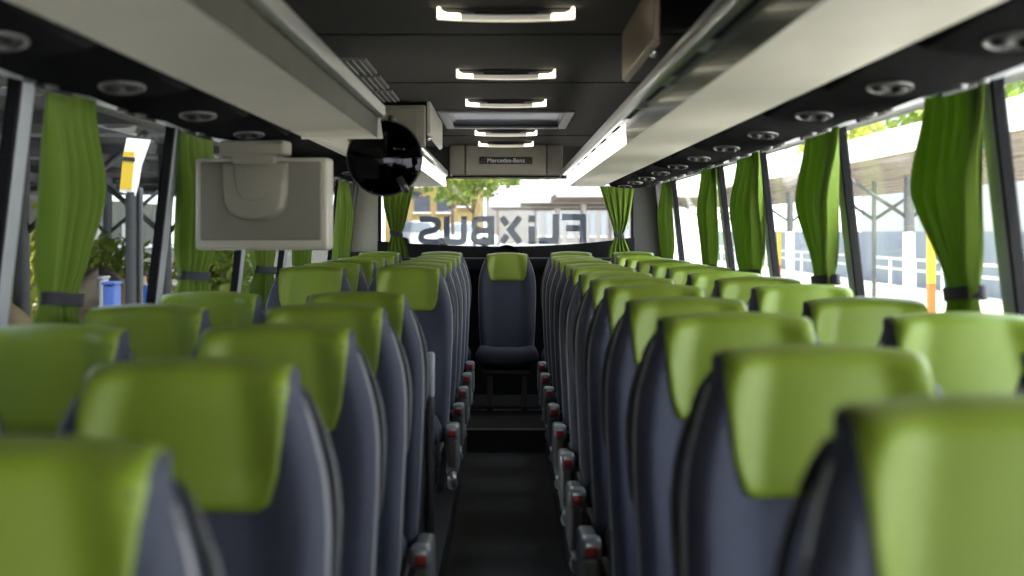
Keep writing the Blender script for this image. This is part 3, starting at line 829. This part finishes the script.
# white railings
for i, (X, y0, y1, lab) in enumerate(((13.5, 26, 52, 'white tubular railing beyond the right windows, near the stop pillar'), (13.5, 56, 90, 'white tubular railing beyond the right windows, far end'))):
    t = thing('railing', lab, 'railing', (X, y0, G))
    for z in (.75, 1.1): MB().box(-.04, .04, 0, y1 - y0, zr - 2.1 + z, zr - 2.02 + z).build('rail', M['paint'], t)
    k = 0
    while k <= y1 - y0:
        MB().box(-.04, .04, k - .04, k + .04, 0, zr - .92).build('upright', M['paint'], t); k += 3
tag(MB().box(19, 19.4, 30, 130, G, HC - .02).build('boundary_wall', M['wallblue']), 'long blue grey wall beyond the right windows', 'wall')

def leaf_cloud(b, c, r, n, rnd, size):
    for _ in range(n):
        while True:
            p = Vector((rnd.uniform(-1, 1), rnd.uniform(-1, 1), rnd.uniform(-1, 1)))
            if .25 < p.length < 1: break
        q = Vector(c) + Vector((p.x * r[0], p.y * r[1], p.z * r[2]))
        a = Vector((rnd.uniform(-1, 1), rnd.uniform(-1, 1), rnd.uniform(-1, 1))).normalized(); d = a.orthogonal().normalized(); e = a.cross(d)
        s = size * rnd.uniform(.6, 1.4)
        b.add([q + d * s, q + e * s * .55, q - d * s, q - e * s * .55], [(0, 1, 2, 3)])
def tree(x, y, htrunk, r, label, seed, m='leaf', n=900, size=.22, tr=.14, cat='tree'):
    rnd = random.Random(seed)
    t = thing('street_tree', label, cat, (x, y, G))
    b = MB().tube([(0, 0, 0), (.06, 0, htrunk * .5), (.0, 0, htrunk), (.1, 0, htrunk + r[2] * .6)], [tr, tr * .8, tr * .7, tr * .3], 8)
    for k in range(4):
        a = rnd.uniform(0, 6.28); b.tube([(0, 0, htrunk * .85), (math.cos(a) * r[0] * .6, math.sin(a) * r[1] * .6, htrunk + r[2] * .6)], [tr * .5, tr * .15], 6)
    b.build('trunk', M['bark'], t)
    b = MB()
    for k in range(6):
        leaf_cloud(b, (rnd.uniform(-.5, .5) * r[0], rnd.uniform(-.5, .5) * r[1], htrunk + r[2] * .8 + rnd.uniform(-.5, .5) * r[2]), [q * .62 for q in r], n // 6, rnd, size)
    b.build('crown', M[m], t)
    return t
# trees above and behind the right shelter
for i, (x, y, ht, r, m) in enumerate(((22, 58, 6.2, (3.0, 4, 3.0), 'leaf'), (22.5, 75, 6.2, (3.4, 4, 3.0), 'leaf'), (23, 97, 6.2, (3.8, 4, 3.0), 'leafy'), (21.6, 46, 6.2, (2.8, 3.5, 2.4), 'leafy'))):
    tree(x, y, ht, r, ['green tree above the shelter, behind the nearest right curtain', 'green tree above the shelter, left of the nearest right curtain', 'yellow green tree above the shelter, near the second right curtain', 'yellow green tree at the right edge, below the pale building'][i], 100 + i, m, 900, .30, .18)
def facade(name, label, x0, x1, y, z1, m, wins, wm, cat='building', depth=8, side=None):
    t = thing(name, label, cat, ((x0 + x1) / 2, y, G))
    W = (x1 - x0) / 2
    MB().box(-W, W, 0, depth, 0, z1 - G).build('wall', m, t)
    MB().box(-W - .2, W + .2, -.2, depth + .2, z1 - G, z1 - G + .3).build('roof_edge', M['paint'], t)
    for (a, c, d, e) in wins:
        f_ = MB().box(a - (x0 + x1) / 2, c - (x0 + x1) / 2, -.06, .02, d - G, e - G).build('window', wm, t)
        MB().box(a - (x0 + x1) / 2 - .08, c - (x0 + x1) / 2 + .08, -.12, .0, d - G - .12, d - G).build('sill', M['paint'], f_)
    return t
# pale building far right (above the fascia)
bx_ = thing('apartment_building', 'pale building with small windows at the far right edge', 'building', (30, 60, G))
MB().box(0, 10, 0, 60, 0, zr + 11).build('wall', M['stone'], bx_)
MB().box(-.5, 10.5, -.5, 60.5, zr + 11, zr + 11.4).build('roof_edge', M['paint'], bx_)
for k in range(8):
    for j in range(2):
        MB().box(-.06, .02, 3 + k * 5, 4.6 + k * 5, zr + 5.2 + j * 2.6, zr + 6.9 + j * 2.6).build('window', M['winout'], bx_)

# behind the bus
YB = 110
wins = []
for (pa, pb, qa, qb) in ((414, 433, 165, 186), (440, 452, 165, 186), (414, 430, 196, 212), (437, 450, 196, 212), (458, 470, 190, 206)):
    wins.append((wp(pa, YB), wp(pb, YB), zp(qb, YB), zp(qa, YB)))
facade('apartment_building', 'yellow ochre building seen through the left half of the rear window', wp(385, YB), wp(482, YB), YB, HC + 6.5, M['ochre'], wins, M['winout'])
YB2 = 120
wins = [(wp(p, YB2), wp(p + 5, YB2), zp(236, YB2), zp(213, YB2)) for p in range(535, 628, 11)]
facade('station_building', 'pale building with tall windows seen through the right half of the rear window', wp(486, YB2), wp(640, YB2), YB2, HC + 3.2, M['stone'], wins, M['winpale'])
# three white canopies behind the bus
for i, (Y, pl_, pyb, pyt, lab) in enumerate(((44, 556, 197, 172, 'nearest and highest white canopy outside the rear window'), (54, 520, 203, 180, 'middle white canopy outside the rear window'), (63, 489, 207.5, 186, 'farthest white canopy outside the rear window'))):
    t = thing('street_canopy', lab, 'canopy', (wp(pl_, Y), Y, G))
    za, zb_ = zp(pyb, Y) - G, zp(pyt, Y) - G
    Wd = 6.2 - wp(pl_, Y)
    MB().rbox(0, Wd, 0, .35, za, zb_, .05).build('fascia', M['paint'], t)
    MB().box(.1, Wd, .36, 8.5, za - .01, za + .2).build('underside', M['wood'], t)
    for fx in (.45, .8):
        MB().lathe([(.11, 0), (.11, za + .12)], Matrix.Translation((Wd * fx, 2.5, 0)), 12).build('column', M['paint'], t)
tree(wp(473, 57), 57, 3.9, (2.0, 2, 1.1), 'green street tree in the middle of the rear window', 301, 'leaf', 700, .15, .07)
tree(wp(452, 78), 78, 4.4, (1.6, 2, 1.3), 'yellow green street tree left of the middle of the rear window', 302, 'leafy', 500, .17, .12)
tree(wp(535, 106), 106, 5.0, (3.0, 2, 1.5), 'dim green tree above the white canopies in the rear window', 303, 'leaf', 900, .2, .10)
tree(wp(580, 96), 96, 5.2, (3.2, 2, 1.5), 'green tree above the right end of the white canopies', 305, 'leaf', 900, .2, .10)
tree(wp(497, 95), 95, 5.2, (3.0, 2, 1.4), 'tall green tree behind the others in the rear window', 304, 'leaf', 800, .2, .12)
def car(px, Y, label, W=4.2, H=1.55, z=0, m='car'):
    t = thing('parked_car', label, 'car', (wp(px, Y), Y, z))
    L_ = W / 2
    b = MB().prism([(-L_, .30), (-L_ + .1, .18), (L_ - .1, .18), (L_, .35), (L_ - .05, .70), (L_ - .9, .85), (L_ - 1.5, H), (-L_ + .9, H), (-L_ + .25, .88), (-L_ + .02, .80)], 'y', -.85, .85)
    b.build('body', M[m], t, bevel=.06)
    MB().prism([(L_ - 1.0, .90), (L_ - 1.55, H - .10), (-L_ + .95, H - .10), (-L_ + .40, .90)], 'y', -.87, .87).build('side_windows', M['winpale'], t)
    for sx in (-1, 1):
        for sy in (-1, 1):
            MB().lathe([(.001, .11), (.2, .11), (.31, .08), (.31, -.08), (.2, -.11), (.001, -.11)], Matrix.Translation((sx * (L_ - .8), sy * .8, .31)) @ Matrix.Rotation(PI / 2, 4, 'X'), 20).build('wheel', M['rubber'], t)
# raised forecourt behind the bus so that the cars stand in view
struct('forecourt', MB().box(-30, 6, 70, 108, G, HC - .95), M['stone'])
car(424, 76, 'white parked car at the left of the rear window', 3.6, 1.5, HC - .95)
car(468, 84, 'second white parked car, right of the first in the rear window', 3.6, 1.45, HC - .95)

# unseen coach, added on the left to keep light off the left seats
nc = thing('shade_coach', 'unseen grey coach added at the left to shade the left seats', 'coach', (-5.0, -13, G))
MB().prism([(0, .45), (0.02, 1.5), (.16, 3.3), (.35, 3.5), (2.2, 3.5), (2.4, 3.3), (2.55, 1.5), (2.55, .45)], 'y', 0, 16.0).build('body', M['steel'], nc, bevel=.05)
for k in range(9):
    MB().prism([(2.562, 1.55), (2.428, 2.95), (2.40, 2.95), (2.53, 1.55)], 'y', .6 + k * 1.7, 2.2 + k * 1.7).build('window', M['winout'], nc)
for yy in (3.0, 4.3, 12.6):
    for xx in (.16, 2.39):
        MB().lathe([(.001, .15), (.30, .15), (.48, .12), (.50, .08), (.50, -.08), (.48, -.12), (.30, -.15), (.001, -.15)], Matrix.Translation((xx, yy, .5)) @ Matrix.Rotation(PI / 2, 4, 'Y'), 24).build('wheel', M['rubber'], nc)
# left: dark station roof with open gaps, posts, trusses
sr = thing('station_roof', 'dark station roof with bright gaps beyond the left windows', 'roof', (-1.5, 0, G))
RX = -3.2
edges = [(.61, 20.0), (21.2, 29.4), (30.6, 38.8), (40.2, 48.4), (49.8, 58), (59.5, 68), (69.6, 80)]
MB().box(-24, 0, -20, .6, zr + 2.02, zr + 2.14).build('roof_panel', M['roofdark'], sr)  # unseen forward stretch, added to shade the left seats
for a, c in edges: MB().box(-24, RX, a, c, zr + 2.02, zr + 2.14).build('roof_panel', M['roofdark'], sr)
MB().box(0.01, 4.5, -24, -3.4, zr + 2.02, zr + 2.14).build('roof_panel', M['roofdark'], sr)  # unseen stretch across the bus front, added to dim the windscreen light
for xx in (-3.5, -9, -15, -21): MB().box(xx - .1, xx + .1, -20, 80, zr + 1.72, zr + 2.01).build('girder', M['darksteel'], sr)
for y in (24, 33, 44, 54, 64): MB().box(-24, RX, y - .08, y + .08, zr + 1.80, zr + 2.01).build('purlin', M['darksteel'], sr)
for (X, Y) in ((-8.2, 34.2), (-9.3, 27.3), (-14, 50), (-7.5, 52)):
    p = MB().lathe([(.16, 0), (.16, zr + 1.9)], Matrix.Translation((X + 1.5, Y, 0)), 12).build('post', M['darksteel'], sr)
    MB().tube([(X + 1.5, Y, zr - .1), (X + 1.5 - 2.4, Y, zr + 1.9)], .07, 6).tube([(X + 1.5, Y, zr - .1), (X + 3.9, Y, zr + 1.9)], .07, 6).build('strut', M['darksteel'], p)
hl = thing('station_hall', 'dark low station hall closing the view beyond the left windows', 'building', (-26, 20, G))
MB().box(-6, 0, 0, 90, 0, zr + 2.0).build('wall', M['halldark'], hl)
for k in range(8):
    w_ = MB().box(-.05, .06, 6 + k * 10, 11 + k * 10, .9, 3.1).build('window', M['winout'], hl)
for k, yy in enumerate((52, 71)):
    MB().box(.0, .12, yy - 20, yy - 16, zr - .1, zr + 1.0).build('sign_panel', M['signbrown'], hl)['label'] = 'brown orange sign panel'
# stop sign pole with a white and yellow blade
YS = 16.5
ss_ = thing('stop_sign', 'white and yellow stop sign on a dark pole beyond the left window', 'sign', (wp(132, YS), YS, G))
MB().lathe([(.075, 0), (.075, zr + .45)], Matrix.Translation((0, 0, 0)), 14).build('pole', M['darksteel'], ss_)
def sgn(px, py): return (wp(px, YS) - wp(132, YS), zp(py, YS) - G)
MB().prism([sgn(128, 138), sgn(151, 140), sgn(142, 166), sgn(137, 196), sgn(121, 192), sgn(124, 160)], 'y', -.06, .0).build('white_panel', M['paint'], ss_)
MB().prism([sgn(125, 152), sgn(136, 152), sgn(133, 190), sgn(121.5, 189)], 'y', -.068, -.0605).build('yellow_panel', M['yellow'], ss_)
MB().prism([sgn(124, 157), sgn(137, 158), sgn(136.5, 162), sgn(124, 161)], 'y', -.075, -.0685).build('dark_mark', M['black'], ss_)
MB().rbox(.085, .12, -.05, .05, zr - .9, zr + .5, .015).build('timetable_case', M['darksteel'], ss_)
# planting and rubble beyond the left windows
def bush(x, y, r, label, seed, m):
    t = thing('bush', label, 'bush', (x, y, G)); rnd = random.Random(seed); b = MB()
    for k in range(5): leaf_cloud(b, (rnd.uniform(-.4, .4) * r[0], rnd.uniform(-.4, .4) * r[1], r[2] * (.55 + .5 * rnd.random())), [q * .7 for q in r], 260, rnd, .17)
    b.build('foliage', M[m], t)
    b = MB()
    for k in range(5):
        a = rnd.uniform(0, 6.28); b.tube([(0, 0, 0), (math.cos(a) * r[0] * .4, math.sin(a) * r[1] * .4, r[2])], [.05, .02], 6)
    b.build('stem', M['bark'], t)
bush(-11.2, 31, (1.7, 2, 2.1), 'yellow green bush at the far left edge, beyond the nearest left curtain', 5, 'leafy')
bush(-13.6, 46, (2.4, 3, 1.7), 'green bush behind the stop sign beyond the left windows', 6, 'leaf')
bush(-8.6, 44, (1.5, 2, 1.7), 'green bush right of the stop sign beyond the left windows', 8, 'leaf')
def mound(x, y, rx, ry, hgt, label, name, m, seed):
    rnd = random.Random(seed); ph = [rnd.uniform(0, 6) for _ in range(6)]
    def P(u, v):
        a = 2 * PI * u; r = v
        k = 1 + .14 * math.sin(3 * a + ph[0]) + .08 * math.sin(7 * a + ph[1])
        return (x + rx * r * k * math.cos(a), y + ry * r * k * math.sin(a), G + hgt * math.cos(r * PI / 2) * (1 + .12 * math.sin(5 * a + ph[2] + 4 * r)))
    tag(MB().grid(P, 28, 10, True, True).build(name, m), label, 'mound')
mound(-10.6, 37, 1.7, 2.4, 1.5, 'tan rubble mound beyond the stop sign on the left', 'rubble_mound', M['rock'], 3)
mound(-9.6, 26.4, 1.6, 1.6, 1.3, 'dry grass bank at the far left edge under the yellow bush', 'grass_bank', M['dry'], 4)
# small blue and white boxes under the sign
for i, (px, py, Y, w_, h_, m, lab) in enumerate(((112, 291, 22, .18, .2, 'bluebox', 'blue box beyond the left window, left of the sign pole'), (104, 283, 24, .07, .14, 'whitebox', 'narrow pale bin beyond the left window, left of the blue box'))):
    t = thing('bin', lab, 'bin', (wp(px, Y), Y, G))
    zc = zp(py, Y) - G
    MB().rbox(-w_ / 2, w_ / 2, -.2, .2, .02, zc + h_ / 2, .03).build('body', M[m], t)
    MB().rbox(-w_ / 2 - .015, w_ / 2 + .015, -.215, .215, zc + h_ / 2 + .001, zc + h_ / 2 + .05, .015).build('lid', M[m], t)

# person in a blue jacket waiting beyond the left window
def skin_fig(name, verts, edges_, radii, m, parent, root=0):
    me = bpy.data.meshes.new(name); me.from_pydata(verts, edges_, []); o = bpy.data.objects.new(name, me); C.objects.link(o)
    me.materials.append(m); o.parent = parent
    md = o.modifiers.new('skin', 'SKIN'); md.use_smooth_shade = True
    for i, sv in enumerate(me.skin_vertices[0].data):
        r = radii[i]; sv.radius = r if isinstance(r, tuple) else (r, r); sv.use_root = (i == root)
    s_ = o.modifiers.new('sub', 'SUBSURF'); s_.levels = 1; s_.render_levels = 1
    return o
Yp = 30.0
pe = thing('person', 'person in blue jacket and dark trousers standing beyond the left window', 'person', (wp(143.5, Yp), Yp, G))
V = [(0, 0, .95), (0, 0, 1.15), (0, .01, 1.38), (0, 0, 1.50), (0, -.01, 1.58), (0, -.01, 1.68),
     (.10, 0, .88), (.11, -.01, .50), (.11, .02, .09), (.12, -.12, .04), (-.10, 0, .88), (-.11, -.01, .50), (-.11, .02, .09), (-.12, -.12, .04),
     (.19, .01, 1.40), (.24, .02, 1.13), (.25, -.06, .88), (.25, -.08, .78), (-.19, .01, 1.40), (-.24, .02, 1.13), (-.25, -.06, .88), (-.25, -.08, .78)]
E = [(0, 1), (1, 2), (2, 3), (3, 4), (4, 5), (0, 6), (6, 7), (7, 8), (8, 9), (0, 10), (10, 11), (11, 12), (12, 13), (2, 14), (14, 15), (15, 16), (16, 17), (2, 18), (18, 19), (19, 20), (20, 21)]
Rr = [(.16, .11), (.14, .10), (.17, .11), .06, .075, .085, .085, .062, .045, .04, .085, .062, .045, .04, .06, .048, .038, .034, .06, .048, .038, .034]
skin_fig('body', V, E, Rr, M['skin'], pe)
skin_fig('jacket', [(0, 0, .84), (0, 0, 1.10), (0, .01, 1.36), (0, 0, 1.46), (.20, .01, 1.40), (.25, .02, 1.13), (.255, -.05, .90), (-.20, .01, 1.40), (-.25, .02, 1.13), (-.255, -.05, .90)],
         [(0, 1), (1, 2), (2, 3), (2, 4), (4, 5), (5, 6), (2, 7), (7, 8), (8, 9)], [(.19, .14), (.165, .125), (.19, .13), .085, .078, .064, .054, .078, .064, .054], M['jacket'], pe)
skin_fig('trousers', [(0, 0, .93), (.10, 0, .86), (.11, -.01, .50), (.11, .02, .11), (-.10, 0, .86), (-.11, -.01, .50), (-.11, .02, .11)], [(0, 1), (1, 2), (2, 3), (0, 4), (4, 5), (5, 6)], [(.17, .125), .1, .078, .064, .1, .078, .064], M['trouser'], pe)
MB().grid(lambda u, v: (.098 * math.cos(2 * PI * u) * math.cos(v * PI / 2 - .25), .02 + .098 * math.sin(2 * PI * u) * math.cos(v * PI / 2 - .25), 1.69 + .10 * math.sin(v * PI / 2 - .25)), 20, 8, True, True).build('hair', M['hair'], pe)

# ------------------------------------------------------------------ light, sky, camera
W = bpy.data.worlds.new('sky'); SC.world = W; W.use_nodes = True
nt = W.node_tree; bg = nt.nodes['Background']
tcw = nt.nodes.new('ShaderNodeTexCoord'); sep = nt.nodes.new('ShaderNodeSeparateXYZ'); rp = nt.nodes.new('ShaderNodeValToRGB')
nt.links.new(tcw.outputs['Generated'], sep.inputs[0]); nt.links.new(sep.outputs['Z'], rp.inputs['Fac']); nt.links.new(rp.outputs['Color'], bg.inputs['Color'])
rp.color_ramp.elements[0].color = (1, .975, .93, 1); rp.color_ramp.elements[1].color = (.66, .78, 1, 1); rp.color_ramp.elements[1].position = .8
bg.inputs['Strength'].default_value = 4.0
sd = bpy.data.lights.new('sun', 'SUN'); sd.energy = 12; sd.angle = .01; sd.color = (1, .92, .80)
so = bpy.data.objects.new('sun', sd); C.objects.link(so)
so.rotation_euler = Vector((-.15, .30, -.94)).to_track_quat('-Z', 'Y').to_euler()

cd = bpy.data.cameras.new('camera'); cam = bpy.data.objects.new('camera', cd); C.objects.link(cam)
cam.location = (0, 0, HC); cam.rotation_euler = (PI / 2, 0, 0)
cd.lens = 50; cd.sensor_width = 36; cd.sensor_fit = 'HORIZONTAL'
cd.shift_x = 6 / 1024; cd.shift_y = -57 / 1024
cd.clip_start = .05; cd.clip_end = 600
cd.dof.use_dof = True; cd.dof.focus_distance = 8.5; cd.dof.aperture_fstop = 3.2
SC.camera = cam
SC.view_settings.view_transform = 'Standard'; SC.view_settings.look = 'None'; SC.view_settings.gamma = 1
SC.view_settings.exposure = 0.74
try: SC.view_settings.use_curve_mapping = False
except Exception: pass
SC.cycles.max_bounces = 10; SC.cycles.diffuse_bounces = 6; SC.cycles.transparent_max_bounces = 24
SC.cycles.use_denoising = True
